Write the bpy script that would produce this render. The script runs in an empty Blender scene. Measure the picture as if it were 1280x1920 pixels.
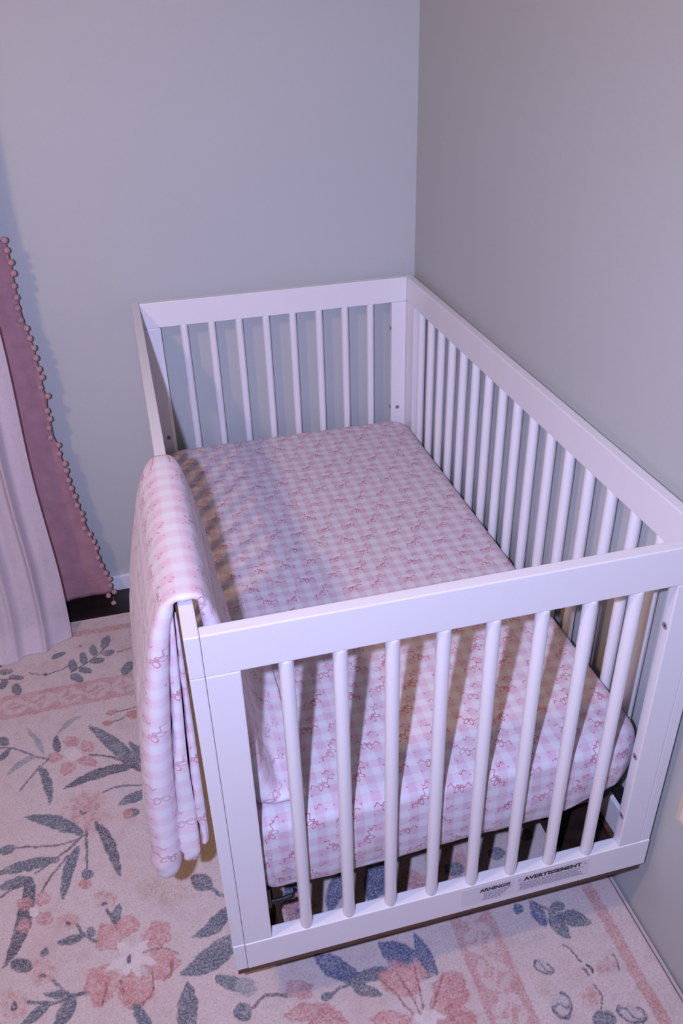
import bpy, bmesh, math, random
import numpy as np
from mathutils import Vector, Matrix

random.seed(7)
rng = np.random.default_rng(7)
SC = bpy.context.scene
COL = SC.collection

# ------------------------------------------------------------------ camera
cam_data = bpy.data.cameras.new('camera')
cam = bpy.data.objects.new('camera', cam_data)
COL.objects.link(cam)
cam.location = (0.0032, -0.8176, 1.564)
cam.rotation_mode = 'XYZ'
cam.rotation_euler = (1.0161, 0.0251, -0.2562)
cam_data.sensor_fit = 'VERTICAL'
cam_data.sensor_height = 36.0
cam_data.sensor_width = 24.0
cam_data.lens = 1577.4 / 1920 * 36.0
cam_data.clip_start = 0.02
SC.camera = cam

# ------------------------------------------------------------------ world, lights, exposure
world = bpy.data.worlds.new('world')
world.use_nodes = True
world.node_tree.nodes['Background'].inputs[0].default_value = (0.55, 0.60, 1.0, 1)
world.node_tree.nodes['Background'].inputs[1].default_value = 0.03
SC.world = world

# warm ceiling lamp, up to the left of the crib (its shadows fall to the right of the curtain)
lamp = bpy.data.lights.new('ceiling_lamp', 'POINT')
lamp.energy = 100
lamp.color = (1.0, 0.63, 0.34)
lamp.shadow_soft_size = 0.06
lamp_o = bpy.data.objects.new('ceiling_lamp', lamp)
lamp_o.location = (-1.02, -0.36, 2.38)
COL.objects.link(lamp_o)

# the photographer's flash, a hand's breadth to the left of the lens
flash = bpy.data.lights.new('camera_flash', 'SPOT')
flash.spot_size = math.radians(125)
flash.spot_blend = 1.0
flash.energy = 420
flash.color = (0.555, 0.585, 1.0)
flash.shadow_soft_size = 0.012
flash.use_nodes = True
_n = flash.node_tree.nodes
_em = next(n for n in _n if n.type == 'EMISSION')
_fo = _n.new('ShaderNodeLightFalloff')
_fo.inputs['Strength'].default_value = 1.0
_fo.inputs['Smooth'].default_value = 1.8
flash.node_tree.links.new(_fo.outputs['Quadratic'], _em.inputs['Strength'])
flash_o = bpy.data.objects.new('camera_flash', flash)
flash_o.location = (-0.095, -0.785, 1.575)
flash_o.rotation_euler = cam.rotation_euler
COL.objects.link(flash_o)

SC.view_settings.view_transform = 'Standard'
SC.view_settings.look = 'None'
SC.view_settings.exposure = -1.0
SC.view_settings.gamma = 1.0
SC.view_settings.use_curve_mapping = False

# ------------------------------------------------------------------ measures (metres)
BASE = 0.16            # underside of the crib's wooden strip
W, L, H = 0.7603, 1.376, 0.896
T = 0.020              # thickness of the panels
RH = 0.0673            # height of the rails
Z_RAIL0 = BASE + 0.0167          # bottom rail, lower edge
Z_RAIL1 = BASE + 0.0845          # bottom rail, upper edge
Z_TOP0 = H - RH                  # top rail, lower edge
WALL_X, WALL_Y = 0.777, 1.402
RUG_X, RUG_Y = 0.7745, 1.2585
RUG_Z = 0.008


# ------------------------------------------------------------------ helpers
def empty(name, loc=(0, 0, 0)):
    o = bpy.data.objects.new(name, None)
    o.empty_display_size = 0.05
    o.location = loc
    COL.objects.link(o)
    return o


def tag(o, label=None, cat=None, group=None, kind=None):
    if label: o['label'] = label
    if cat: o['category'] = cat
    if group: o['group'] = group
    if kind: o['kind'] = kind
    return o


def link_mesh(name, me, mat=None, parent=None, smooth=False):
    o = bpy.data.objects.new(name, me)
    COL.objects.link(o)
    if mat is not None:
        me.materials.clear()
        me.materials.append(mat)
    if smooth:
        me.polygons.foreach_set('use_smooth', [True] * len(me.polygons))
    if parent is not None:
        o.parent = parent
        o.matrix_parent_inverse = Matrix.Translation(-parent.matrix_basis.translation)
    return o


def bm_obj(name, bm, mat=None, parent=None, smooth=False):
    bmesh.ops.recalc_face_normals(bm, faces=bm.faces)
    me = bpy.data.meshes.new(name)
    bm.to_mesh(me)
    bm.free()
    return link_mesh(name, me, mat, parent, smooth)


def add_box(bm, lo, hi, bevel=0.0, seg=2):
    b2 = bmesh.new()
    bmesh.ops.create_cube(b2, size=1.0)
    for v in b2.verts:
        v.co = Vector([(lo[i] + hi[i]) / 2 + v.co[i] * (hi[i] - lo[i]) for i in range(3)])
    if bevel > 0:
        bmesh.ops.bevel(b2, geom=list(b2.edges), offset=bevel, segments=seg, profile=0.5, affect='EDGES')
    tmp = bpy.data.meshes.new('tmp')
    b2.to_mesh(tmp)
    b2.free()
    bm.from_mesh(tmp)
    bpy.data.meshes.remove(tmp)


def box(name, lo, hi, mat, parent=None, bevel=0.0, seg=2):
    bm = bmesh.new()
    add_box(bm, lo, hi, bevel, seg)
    o = bm_obj(name, bm, mat, parent)
    return o


def add_lathe(bm, prof, origin=(0, 0, 0), n=20, axis='Z', closed=True):
    rings = []
    for r, h in prof:
        ring = []
        for k in range(n):
            a = 2 * math.pi * k / n
            c, s = r * math.cos(a), r * math.sin(a)
            p = {'Z': (c, s, h), 'Y': (c, h, s), 'X': (h, c, s)}[axis]
            ring.append(bm.verts.new((origin[0] + p[0], origin[1] + p[1], origin[2] + p[2])))
        rings.append(ring)
    for a, b in zip(rings, rings[1:]):
        for k in range(n):
            bm.faces.new((a[k], a[(k + 1) % n], b[(k + 1) % n], b[k]))
    if closed:
        bm.faces.new(rings[0][::-1])
        bm.faces.new(rings[-1])


def add_tube(bm, pts, r, n=8):
    pts = [Vector(p) for p in pts]
    rings = []
    for i, p in enumerate(pts):
        d = (pts[min(i + 1, len(pts) - 1)] - pts[max(i - 1, 0)]).normalized()
        up = Vector((0, 0, 1)) if abs(d.z) < 0.9 else Vector((1, 0, 0))
        a = d.cross(up).normalized()
        b = d.cross(a).normalized()
        rings.append([bm.verts.new(p + a * (r * math.cos(2 * math.pi * k / n)) + b * (r * math.sin(2 * math.pi * k / n))) for k in range(n)])
    for a, b in zip(rings, rings[1:]):
        for k in range(n):
            bm.faces.new((a[k], a[(k + 1) % n], b[(k + 1) % n], b[k]))
    bm.faces.new(rings[0][::-1])
    bm.faces.new(rings[-1])


def grid_mesh(name, V, closed_v=False, UV=None):
    """V: (nu, nv, 3) array of points -> mesh of quads, optional UV (nu, nv(+1), 2)."""
    nu, nv = V.shape[:2]
    me = bpy.data.meshes.new(name)
    cols = nv if closed_v else nv - 1
    i, j = np.meshgrid(np.arange(nu - 1), np.arange(cols), indexing='ij')
    j2 = (j + 1) % nv
    F = np.stack([i * nv + j, (i + 1) * nv + j, (i + 1) * nv + j2, i * nv + j2], -1).reshape(-1, 4)
    nf = len(F)
    me.vertices.add(nu * nv)
    me.vertices.foreach_set('co', V.reshape(-1).astype(np.float32))
    me.loops.add(nf * 4)
    me.loops.foreach_set('vertex_index', F.reshape(-1).astype(np.int32))
    me.polygons.add(nf)
    me.polygons.foreach_set('loop_start', np.arange(0, nf * 4, 4, dtype=np.int32))
    me.polygons.foreach_set('loop_total', np.full(nf, 4, dtype=np.int32))
    me.update(calc_edges=True)
    if UV is not None:
        jj = j + 1
        if not closed_v:
            jj = j2
        uv = np.stack([UV[i, j], UV[i + 1, j], UV[i + 1, jj], UV[i, jj]], 2).reshape(-1)
        lay = me.uv_layers.new(name='UVMap')
        lay.data.foreach_set('uv', uv.astype(np.float32))
    me.validate()
    return me


def smooth_noise(x, y, seed=0, octaves=3):
    """cheap value noise on numpy arrays"""
    out = np.zeros(np.broadcast(x, y).shape)
    amp, tot = 1.0, 0.0
    for o in range(octaves):
        r = np.random.default_rng(seed + o * 17)
        tab = r.random((64, 64))
        xi, yi = np.floor(x).astype(int), np.floor(y).astype(int)
        fx, fy = x - xi, y - yi
        fx, fy = fx * fx * (3 - 2 * fx), fy * fy * (3 - 2 * fy)
        g = lambda a, b: tab[a % 64, b % 64]
        v = (g(xi, yi) * (1 - fx) + g(xi + 1, yi) * fx) * (1 - fy) + (g(xi, yi + 1) * (1 - fx) + g(xi + 1, yi + 1) * fx) * fy
        out = out + amp * v
        tot += amp
        amp *= 0.5
        x, y = x * 2.03 + 5.1, y * 2.03 + 9.7
    return out / tot


# ------------------------------------------------------------------ node helpers
class NT:
    def __init__(self, name):
        self.mat = bpy.data.materials.new(name)
        self.mat.use_nodes = True
        self.t = self.mat.node_tree
        self.t.nodes.clear()
        self.out = self.t.nodes.new('ShaderNodeOutputMaterial')

    def node(self, kind, **kw):
        n = self.t.nodes.new(kind)
        for k, v in kw.items():
            setattr(n, k, v)
        return n

    def set(self, sock, v):
        if isinstance(v, bpy.types.NodeSocket):
            self.t.links.new(v, sock)
        else:
            sock.default_value = v

    def m(self, op, a, b=0.0, c=0.0):
        n = self.node('ShaderNodeMath', operation=op)
        self.set(n.inputs[0], a)
        self.set(n.inputs[1], b)
        self.set(n.inputs[2], c)
        return n.outputs[0]

    def smooth(self, v, lo, hi, a=0.0, b=1.0):
        n = self.node('ShaderNodeMapRange', interpolation_type='SMOOTHSTEP')
        self.set(n.inputs[0], v)
        for i, q in enumerate((lo, hi, a, b)):
            self.set(n.inputs[1 + i], q)
        return n.outputs[0]

    def mix(self, f, a, b):
        n = self.node('ShaderNodeMix', data_type='RGBA')
        self.set(n.inputs[0], f)
        for i, q in ((6, a), (7, b)):
            self.set(n.inputs[i], q if isinstance(q, bpy.types.NodeSocket) else (*q[:3], 1))
        return n.outputs[2]

    def noise(self, vec, scale, detail=3.0, rough=0.5):
        n = self.node('ShaderNodeTexNoise')
        if vec is not None:
            self.t.links.new(vec, n.inputs['Vector'])
        n.inputs['Scale'].default_value = scale
        n.inputs['Detail'].default_value = detail
        n.inputs['Roughness'].default_value = rough
        return n.outputs[0]

    def obj_coord(self):
        return self.node('ShaderNodeTexCoord').outputs['Object']

    def bump(self, h, strength, dist):
        n = self.node('ShaderNodeBump')
        n.inputs['Strength'].default_value = strength
        n.inputs['Distance'].default_value = dist
        self.t.links.new(h, n.inputs['Height'])
        return n.outputs[0]

    def bsdf(self, color, rough=0.5, normal=None, spec=0.5, metal=0.0, coat=0.0, sheen=0.0):
        n = self.node('ShaderNodeBsdfPrincipled')
        self.set(n.inputs['Base Color'], color if isinstance(color, bpy.types.NodeSocket) else (*color[:3], 1))
        self.set(n.inputs['Roughness'], rough)
        n.inputs['Specular IOR Level'].default_value = spec
        n.inputs['Metallic'].default_value = metal
        n.inputs['Coat Weight'].default_value = coat
        n.inputs['Sheen Weight'].default_value = sheen
        if normal is not None:
            self.t.links.new(normal, n.inputs['Normal'])
        return n.outputs[0]

    def finish(self, shader):
        self.t.links.new(shader, self.out.inputs['Surface'])
        return self.mat


def mat_wall(name, color):
    t = NT(name)
    c = t.obj_coord()
    n1 = t.noise(c, 230, 3, 0.6)
    n2 = t.noise(c, 2.2, 2)
    dark = tuple(v * 0.93 for v in color)
    col = t.mix(n2, dark, color)
    return t.finish(t.bsdf(col, 0.62, t.bump(n1, 0.25, 0.0012), spec=0.3))


def mat_plain(name, color, rough, spec=0.5, bump=0.0, bscale=90, metal=0.0, vary=0.05, coat=0.0):
    t = NT(name)
    c = t.obj_coord()
    n = t.noise(c, bscale, 3)
    col = t.mix(n, tuple(v * (1 - vary) for v in color), color)
    nb = t.bump(n, bump, 0.001) if bump else None
    return t.finish(t.bsdf(col, rough, nb, spec, metal, coat))


def mat_wood(name, dark, light, axis_scale, rough=0.45):
    t = NT(name)
    mp = t.node('ShaderNodeMapping')
    t.t.links.new(t.obj_coord(), mp.inputs[0])
    mp.inputs['Scale'].default_value = axis_scale
    n = t.noise(mp.outputs[0], 1.0, 6, 0.6)
    col = t.mix(t.smooth(n, 0.3, 0.7), dark, light)
    return t.finish(t.bsdf(col, rough, t.bump(n, 0.15, 0.0006)))


def mat_gingham(name, white, pale, pink, line, P=0.0305, cu=0.061, cv=0.061, rough=0.85):
    """white and pink gingham with a print of thin outlined bows, dots and squiggles, on UV in metres"""
    t = NT(name)
    uv = t.node('ShaderNodeUVMap').outputs[0]
    # a little waviness of the cloth
    nz = t.node('ShaderNodeTexNoise')
    t.t.links.new(uv, nz.inputs['Vector'])
    nz.inputs['Scale'].default_value = 9
    wob = t.node('ShaderNodeVectorMath', operation='MULTIPLY_ADD')
    t.t.links.new(nz.outputs['Color'], wob.inputs[0])
    wob.inputs[1].default_value = (0.006, 0.006, 0)
    t.t.links.new(uv, wob.inputs[2])
    sep = t.node('ShaderNodeSeparateXYZ')
    t.t.links.new(wob.outputs[0], sep.inputs[0])
    u, v = sep.outputs[0], sep.outputs[1]

    def stripe(a):
        f = t.m('FRACT', t.m('DIVIDE', a, P))
        d = t.m('ABSOLUTE', t.m('SUBTRACT', f, 0.5))
        return t.smooth(d, 0.19, 0.33, 1.0, 0.0)
    su, sv = stripe(u), stripe(v)
    both = t.m('MULTIPLY', su, sv)
    one = t.m('MAXIMUM', su, sv)
    mott = t.noise(uv, 420, 2)
    blot = t.noise(uv, 26, 3)
    col = t.mix(t.m('MULTIPLY', one, t.smooth(mott, 0.2, 0.7, 0.7, 1.0)), white, pale)
    col = t.mix(t.m('MULTIPLY', both, t.smooth(blot, 0.3, 0.65, 0.55, 1.0)), col, pink)

    # the bow lattice, every second row shifted by half a cell
    row = t.m('FLOOR', t.m('DIVIDE', v, cv))
    shift = t.m('MULTIPLY', t.m('MODULO', t.m('ADD', row, 1000.0), 2.0), 0.5)
    ur = t.m('ADD', t.m('DIVIDE', u, cu), shift)
    colm = t.m('FLOOR', ur)
    pu = t.m('MULTIPLY', t.m('SUBTRACT', t.m('FRACT', ur), 0.5), cu)
    pv = t.m('MULTIPLY', t.m('SUBTRACT', t.m('FRACT', t.m('DIVIDE', v, cv)), 0.5), cv)
    cell = t.node('ShaderNodeCombineXYZ')
    t.set(cell.inputs[0], colm)
    t.set(cell.inputs[1], row)
    wn = t.node('ShaderNodeTexWhiteNoise', noise_dimensions='2D')
    t.t.links.new(cell.outputs[0], wn.inputs[0])
    ang = t.m('MULTIPLY_ADD', wn.outputs[0], 2.2, -1.1)
    jit = t.node('ShaderNodeSeparateXYZ')
    t.t.links.new(wn.outputs[1], jit.inputs[0])
    pu = t.m('ADD', pu, t.m('MULTIPLY_ADD', jit.outputs[0], 0.010, -0.005))
    pv = t.m('ADD', pv, t.m('MULTIPLY_ADD', jit.outputs[1], 0.010, -0.005))
    ca, sa = t.m('COSINE', ang), t.m('SINE', ang)

    def rot(x, y, c, s):
        return (t.m('ADD', t.m('MULTIPLY', x, c), t.m('MULTIPLY', y, s)),
                t.m('SUBTRACT', t.m('MULTIPLY', y, c), t.m('MULTIPLY', x, s)))
    x, y = rot(t.m('DIVIDE', pu, 1.15), t.m('DIVIDE', t.m('ADD', pv, 0.004), 1.15), ca, sa)
    ax = t.m('ABSOLUTE', x)
    lines = []

    def ring(px, py, cx, cy, rx, ry, a):
        c, s = math.cos(a), math.sin(a)
        qx, qy = rot(t.m('SUBTRACT', px, cx), t.m('SUBTRACT', py, cy), c, s)
        d = t.m('SQRT', t.m('ADD', t.m('POWER', t.m('ABSOLUTE', t.m('DIVIDE', qx, rx)), 2.0), t.m('POWER', t.m('ABSOLUTE', t.m('DIVIDE', qy, ry)), 2.0)))
        return t.m('MULTIPLY', t.m('ABSOLUTE', t.m('SUBTRACT', d, 1.0)), ry)
    lines.append(ring(ax, y, 0.0040, -0.0042, 0.0026, 0.0048, 0.45))      # the two loops
    lines.append(ring(ax, y, 0.0, 0.0, 0.0014, 0.0014, 0.0))              # the knot
    # long wavy ribbon ends to the sides
    wv = t.m('MULTIPLY_ADD', t.m('SINE', t.m('MULTIPLY', ax, 620.0)), 0.0024, t.m('MULTIPLY_ADD', ax, 0.22, 0.0004))
    rb = t.m('ABSOLUTE', t.m('SUBTRACT', y, wv))
    rb = t.m('ADD', rb, t.m('LESS_THAN', ax, 0.001))
    rb = t.m('ADD', rb, t.m('GREATER_THAN', ax, 0.0185))
    lines.append(rb)
    # squiggle above each bow
    sx, sy = t.m('SUBTRACT', pu, 0.010), t.m('SUBTRACT', pv, 0.019)
    sq = t.m('ABSOLUTE', t.m('SUBTRACT', sy, t.m('MULTIPLY_ADD', t.m('SINE', t.m('MULTIPLY', sx, 520.0)), 0.003, 0.0)))
    sq = t.m('ADD', sq, t.m('GREATER_THAN', t.m('ABSOLUTE', sx), 0.0065))
    lines.append(sq)
    d = lines[0]
    for q in lines[1:]:
        d = t.m('MINIMUM', d, q)
    ink = t.m('MULTIPLY', t.smooth(d, 0.0005, 0.0017, 1.0, 0.0), t.smooth(blot, 0.25, 0.6, 0.55, 1.0))
    # dots in the gaps
    dots = []
    for qx, qy, r in ((0.022, 0.012, 0.0016), (-0.021, -0.021, 0.0014), (-0.020, 0.020, 0.0013)):
        ex, ey = t.m('SUBTRACT', pu, qx), t.m('SUBTRACT', pv, qy)
        dd = t.m('SQRT', t.m('ADD', t.m('MULTIPLY', ex, ex), t.m('MULTIPLY', ey, ey)))
        dots.append(t.smooth(dd, r * 0.6, r * 1.3, 1.0, 0.0))
    dot = t.m('MAXIMUM', t.m('MAXIMUM', dots[0], dots[1]), dots[2])
    col = t.mix(t.m('MULTIPLY', ink, 0.9), col, line)
    col = t.mix(t.m('MULTIPLY', dot, 0.6), col, tuple(0.6 * q for q in line))
    weave = t.noise(uv, 900, 2)
    return t.finish(t.bsdf(col, rough, t.bump(weave, 0.2, 0.0006), spec=0.2, sheen=0.1))

# printed motifs and painted blanket shade of the rug, in metres on the floor: L leaf (base, bend, tip, width), S stem, E ellipse (centre, half axes)
RUG_PRINT = [
  ('E', -0.2168, 1.1398, 0.0106, 0.0251, 0.01, -0.0126, 'leaf'),
  ('E', -0.2518, 1.1142, 0.0025, -0.0253, -0.0106, 0.0001, 'leaf'),
  ('E', -0.2787, 1.0871, 0.0028, -0.0263, -0.0105, 0.0001, 'leaf'),
  ('E', -0.3073, 1.0651, 0.0032, -0.0273, -0.0113, 0.0002, 'leaf'),
  ('E', -0.2105, 1.0904, 0.0181, 0.0024, 0.0017, -0.0125, 'leaf'),
  ('E', -0.2426, 1.0651, 0.021, -0.0015, 0.0009, -0.0123, 'leaf'),
  ('E', -0.2725, 1.0341, 0.0187, -0.0096, -0.0013, -0.0142, 'leaf'),
  ('E', -0.2951, 1.0099, 0.0176, -0.015, -0.0037, -0.0151, 'leaf'),
  ('E', -0.1613, 1.0113, 0.0153, 0.022, 0.0096, -0.0161, 'leaf'),
  ('E', -0.3466, 1.1186, 0.0205, 0.0074, 0.0028, -0.0108, 'leaf'),
  ('E', -0.4829, 1.0902, 0.0179, -0.0028, 0.0017, -0.0137, 'leaf'),
  ('E', -0.4552, 1.0579, 0.0199, -0.0084, 0.0001, -0.0116, 'leaf'),
  ('E', -0.4862, 1.0403, 0.0089, 0.0161, 0.0078, -0.0114, 'leaf'),
  ('E', -0.4512, 1.0089, 0.0091, -0.0232, -0.0113, -0.0072, 'leaf'),
  ('S', [(-0.3118, 1.0381), (-0.2715, 1.0622), (-0.2324, 1.0968), (-0.2163, 1.1196)], 0.0046, 'vine'),
  ('S', [(-0.423, 1.0654), (-0.3801, 1.0455), (-0.3427, 1.053), (-0.3145, 1.0672)], 0.003, 'vine'),
  ('S', [(-0.1861, 1.0872), (-0.1539, 1.0934), (-0.1237, 1.1005)], 0.0031, 'vine'),
  ('S', [(-0.497, 1.0614), (-0.4758, 1.0552), (-0.4552, 1.0579)], 0.0034, 'vine'),
  ('S', [(-0.1487, 1.1524), (-0.1228, 1.163)], 0.0037, 'rust'),
  ('E', -0.2875, 1.1429, 0.0044, -0.0013, 0.0, -0.005, 'vine'),
  ('E', -0.3779, 1.0485, 0.0066, -0.0019, 0.0003, -0.0072, 'vine'),
  ('E', -0.1289, 1.0964, 0.0069, -0.002, -0.0004, -0.0077, 'vine'),
  ('E', -0.499, 1.1173, 0.0048, -0.0014, 0.0004, -0.0054, 'vine'),
  ('E', -0.3719, 1.0802, 0.0505, 0.0068, 0.0059, -0.0304, 'wash'),
  ('E', -0.1633, 1.1041, 0.0363, 0.0049, 0.0043, -0.0354, 'wash'),
  ('E', -0.2762, 1.1372, 0.0286, 0.004, 0.0031, -0.02, 'wash'),
  ('E', -0.4723, 1.1057, 0.0271, 0.0038, 0.0052, -0.0231, 'wash'),
  ('L', -0.3739, 0.7586, -0.3901, 0.8166, -0.4235, 0.8643, 0.0124, 'pale'),
  ('L', -0.338, 0.7542, -0.3507, 0.7862, -0.3394, 0.812, 0.017, 'dark'),
  ('L', -0.3374, 0.8176, -0.3166, 0.8546, -0.2809, 0.8585, 0.0164, 'pale'),
  ('E', -0.3066, 0.7781, 0.0177, -0.0007, 0.0024, -0.0185, 'petal'),
  ('E', -0.268, 0.7508, 0.0175, -0.014, -0.0047, -0.0165, 'petal'),
  ('E', -0.3438, 0.7354, 0.0185, -0.0053, 0.0004, -0.0151, 'petal'),
  ('E', -0.3159, 0.6903, 0.0149, 0.0076, 0.0077, -0.0196, 'petal'),
  ('E', -0.2716, 0.7032, 0.0244, -0.0141, -0.0025, -0.0149, 'petal'),
  ('E', -0.3028, 0.7353, 0.019, -0.0054, 0.0002, -0.0233, 'cream'),
  ('L', -0.1529, 0.6437, -0.2013, 0.7425, -0.2699, 0.8264, 0.0332, 'leaf'),
  ('L', -0.1242, 0.6327, -0.1391, 0.6912, -0.1717, 0.7394, 0.0254, 'leaf'),
  ('L', -0.1626, 0.6578, -0.2516, 0.6678, -0.327, 0.6288, 0.0284, 'dark'),
  ('S', [(-0.264, 0.7213), (-0.2135, 0.7039), (-0.1568, 0.6477), (-0.1257, 0.611)], 0.0047, 'vine'),
  ('S', [(-0.2346, 0.5961), (-0.1876, 0.6068), (-0.1293, 0.5859)], 0.0055, 'leaf'),
  ('L', -0.1244, 0.5674, -0.1674, 0.5664, -0.2058, 0.5489, 0.0267, 'leaf'),
  ('S', [(-0.4771, 0.806), (-0.4342, 0.7907), (-0.3989, 0.757), (-0.3605, 0.7344)], 0.0044, 'leaf'),
  ('L', -0.3944, 0.7517, -0.4322, 0.7445, -0.4541, 0.7074, 0.019, 'pale'),
  ('S', [(-0.3605, 0.7344), (-0.396, 0.6964), (-0.4218, 0.6536)], 0.0039, 'leaf'),
  ('L', -0.3797, 0.717, -0.3524, 0.6529, -0.3538, 0.5909, 0.0185, 'leaf'),
  ('E', -0.4702, 0.8251, 0.0134, -0.0105, -0.0027, -0.014, 'leaf'),
  ('L', -0.4739, 0.7639, -0.4627, 0.7811, -0.4514, 0.7986, 0.0167, 'leaf'),
  ('E', -0.2073, 0.8522, 0.0167, 0.0004, 0.0011, -0.0099, 'pink'),
  ('S', [(-0.1917, 0.8503), (-0.1463, 0.8543)], 0.0033, 'dark'),
  ('E', -0.1542, 0.8303, 0.0212, 0.0004, 0.0015, -0.0156, 'pink'),
  ('S', [(-0.1381, 0.8368), (-0.122, 0.8407)], 0.0033, 'rust'),
  ('E', -0.2207, 0.8154, 0.013, -0.0004, 0.001, -0.0103, 'pink'),
  ('S', [(-0.2096, 0.8167), (-0.1792, 0.8227)], 0.0032, 'dark'),
  ('E', -0.132, 0.7867, 0.0109, -0.0031, -0.0009, -0.0155, 'wash'),
  ('E', -0.2688, 0.5745, 0.0372, -0.002, 0.0047, -0.0373, 'blush'),
  ('S', [(-0.2846, 0.556), (-0.2787, 0.5468), (-0.2728, 0.5527)], 0.0028, 'dark'),
  ('E', -0.1693, 0.5208, 0.0125, -0.0035, -0.0006, -0.0119, 'leaf'),
  ('E', -0.1812, 0.5191, 0.0117, -0.0033, -0.0006, -0.0148, 'pink'),
  ('E', -0.2767, 0.5443, 0.0512, -0.0145, -0.0, -0.0457, 'blush'),
  ('S', [(-0.2844, 0.5548), (-0.2789, 0.5466), (-0.2724, 0.5503)], 0.0036, 'dark'),
  ('L', -0.2851, 0.4947, -0.3423, 0.5559, -0.4098, 0.5749, 0.0287, 'leaf'),
  ('L', -0.2493, 0.5122, -0.2136, 0.4358, -0.2037, 0.3585, 0.0218, 'dark'),
  ('S', [(-0.2726, 0.5028), (-0.2715, 0.4457), (-0.2709, 0.4012)], 0.0047, 'vine'),
  ('E', -0.2749, 0.3654, 0.0118, -0.0033, -0.0, -0.013, 'pink'),
  ('E', -0.2709, 0.3878, 0.0127, -0.0036, -0.0001, -0.0132, 'leaf'),
  ('S', [(-0.2768, 0.4882), (-0.3098, 0.4743), (-0.3714, 0.484), (-0.4331, 0.4988)], 0.0039, 'vine'),
  ('L', -0.4229, 0.4975, -0.4419, 0.4958, -0.4609, 0.494, 0.0216, 'leaf'),
  ('L', -0.2924, 0.4617, -0.3141, 0.4026, -0.3194, 0.338, 0.0222, 'leaf'),
  ('S', [(-0.2809, 0.4868), (-0.3296, 0.4471), (-0.3766, 0.4189)], 0.0038, 'vine'),
  ('L', -0.3335, 0.4408, -0.4013, 0.4479, -0.4642, 0.4387, 0.0264, 'leaf'),
  ('S', [(-0.3114, 0.4445), (-0.3444, 0.4027), (-0.361, 0.3724)], 0.0045, 'vine'),
  ('L', -0.3859, 0.4073, -0.4198, 0.4051, -0.4535, 0.4029, 0.0278, 'leaf'),
  ('L', -0.388, 0.4102, -0.3828, 0.294, -0.4287, 0.2196, 0.0286, 'dark'),
  ('S', [(-0.407, 0.4015), (-0.4292, 0.3869), (-0.4439, 0.3796)], 0.0041, 'vine'),
  ('E', -0.3945, 0.3523, 0.0163, -0.0113, -0.0037, -0.0131, 'petal'),
  ('E', -0.3591, 0.3545, 0.0151, 0.0023, 0.005, -0.0157, 'petal'),
  ('E', -0.3559, 0.3099, 0.0166, -0.0114, -0.0041, -0.0134, 'petal'),
  ('E', -0.3956, 0.3046, 0.012, -0.0057, -0.0019, -0.0186, 'petal'),
  ('E', -0.3756, 0.3302, 0.0092, -0.0026, 0.0006, -0.0133, 'cream'),
  ('E', -0.2344, 0.3187, 0.0212, -0.0059, -0.0004, -0.0199, 'blush'),
  ('E', -0.2366, 0.3077, 0.0068, -0.0005, 0.0006, -0.0045, 'dark'),
  ('L', -0.2176, 0.2571, -0.2167, 0.2817, -0.2069, 0.3021, 0.0194, 'leaf'),
  ('S', [(-0.233, 0.2939), (-0.2221, 0.2734), (-0.2175, 0.2592)], 0.0047, 'vine'),
  ('E', -0.3091, 0.2891, 0.0219, -0.0061, 0.0003, -0.0196, 'blush'),
  ('E', -0.3079, 0.2836, 0.0049, -0.0014, 0.0001, -0.0047, 'dark'),
  ('L', -0.2789, 0.251, -0.3023, 0.2423, -0.3295, 0.2507, 0.018, 'leaf'),
  ('E', -0.2639, 0.2544, 0.0084, -0.0058, -0.0031, -0.0085, 'leaf'),
  ('S', [(-0.292, 0.2779), (-0.2837, 0.2566), (-0.253, 0.2306)], 0.0054, 'leaf'),
  ('E', -0.3919, 0.2199, 0.0201, -0.0094, -0.0015, -0.0141, 'dark'),
  ('L', -0.3553, 0.2275, -0.3512, 0.2374, -0.347, 0.2473, 0.0141, 'leaf'),
  ('E', -0.3506, 0.1979, 0.0287, -0.008, 0.0011, -0.0289, 'blush'),
  ('E', -0.3528, 0.1893, 0.0066, 0.0008, 0.0014, -0.004, 'dark'),
  ('E', -0.4057, 0.1503, 0.0278, -0.0077, 0.0021, -0.0309, 'blush'),
  ('E', -0.4001, 0.1433, 0.005, -0.0032, -0.0025, -0.0081, 'dark'),
  ('S', [(-0.378, 0.1463), (-0.3361, 0.1292), (-0.3016, 0.1343), (-0.2736, 0.1357)], 0.0072, 'dark'),
  ('S', [(-0.3339, 0.1749), (-0.3158, 0.1511), (-0.2998, 0.1338)], 0.0066, 'leaf'),
  ('L', -0.3069, 0.1431, -0.3282, 0.1436, -0.35, 0.1532, 0.0137, 'leaf'),
  ('L', -0.3413, 0.1307, -0.3655, 0.1168, -0.3892, 0.1032, 0.0204, 'leaf'),
  ('L', -0.2974, 0.1331, -0.3087, 0.1027, -0.3313, 0.0838, 0.0277, 'leaf'),
  ('E', -0.2288, 0.233, 0.0267, -0.0074, -0.0007, -0.0284, 'bloom'),
  ('E', -0.1944, 0.2485, 0.0225, -0.0063, -0.0009, -0.0216, 'bloom'),
  ('E', -0.1397, 0.2123, 0.0287, 0.0098, 0.0104, -0.0264, 'bloom'),
  ('E', -0.1359, 0.1528, 0.0287, -0.0197, -0.0121, -0.0263, 'bloom'),
  ('E', -0.1858, 0.117, 0.0322, -0.0089, -0.0018, -0.0353, 'bloom'),
  ('E', -0.2453, 0.1428, 0.0277, -0.0215, -0.0168, -0.0321, 'bloom'),
  ('L', -0.1936, 0.1806, -0.2158, 0.174, -0.2377, 0.1674, 0.0192, 'cream'),
  ('L', -0.1936, 0.1806, -0.2039, 0.2005, -0.2143, 0.2206, 0.0157, 'cream'),
  ('L', -0.1936, 0.1806, -0.1746, 0.1933, -0.1552, 0.2063, 0.0197, 'cream'),
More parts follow.
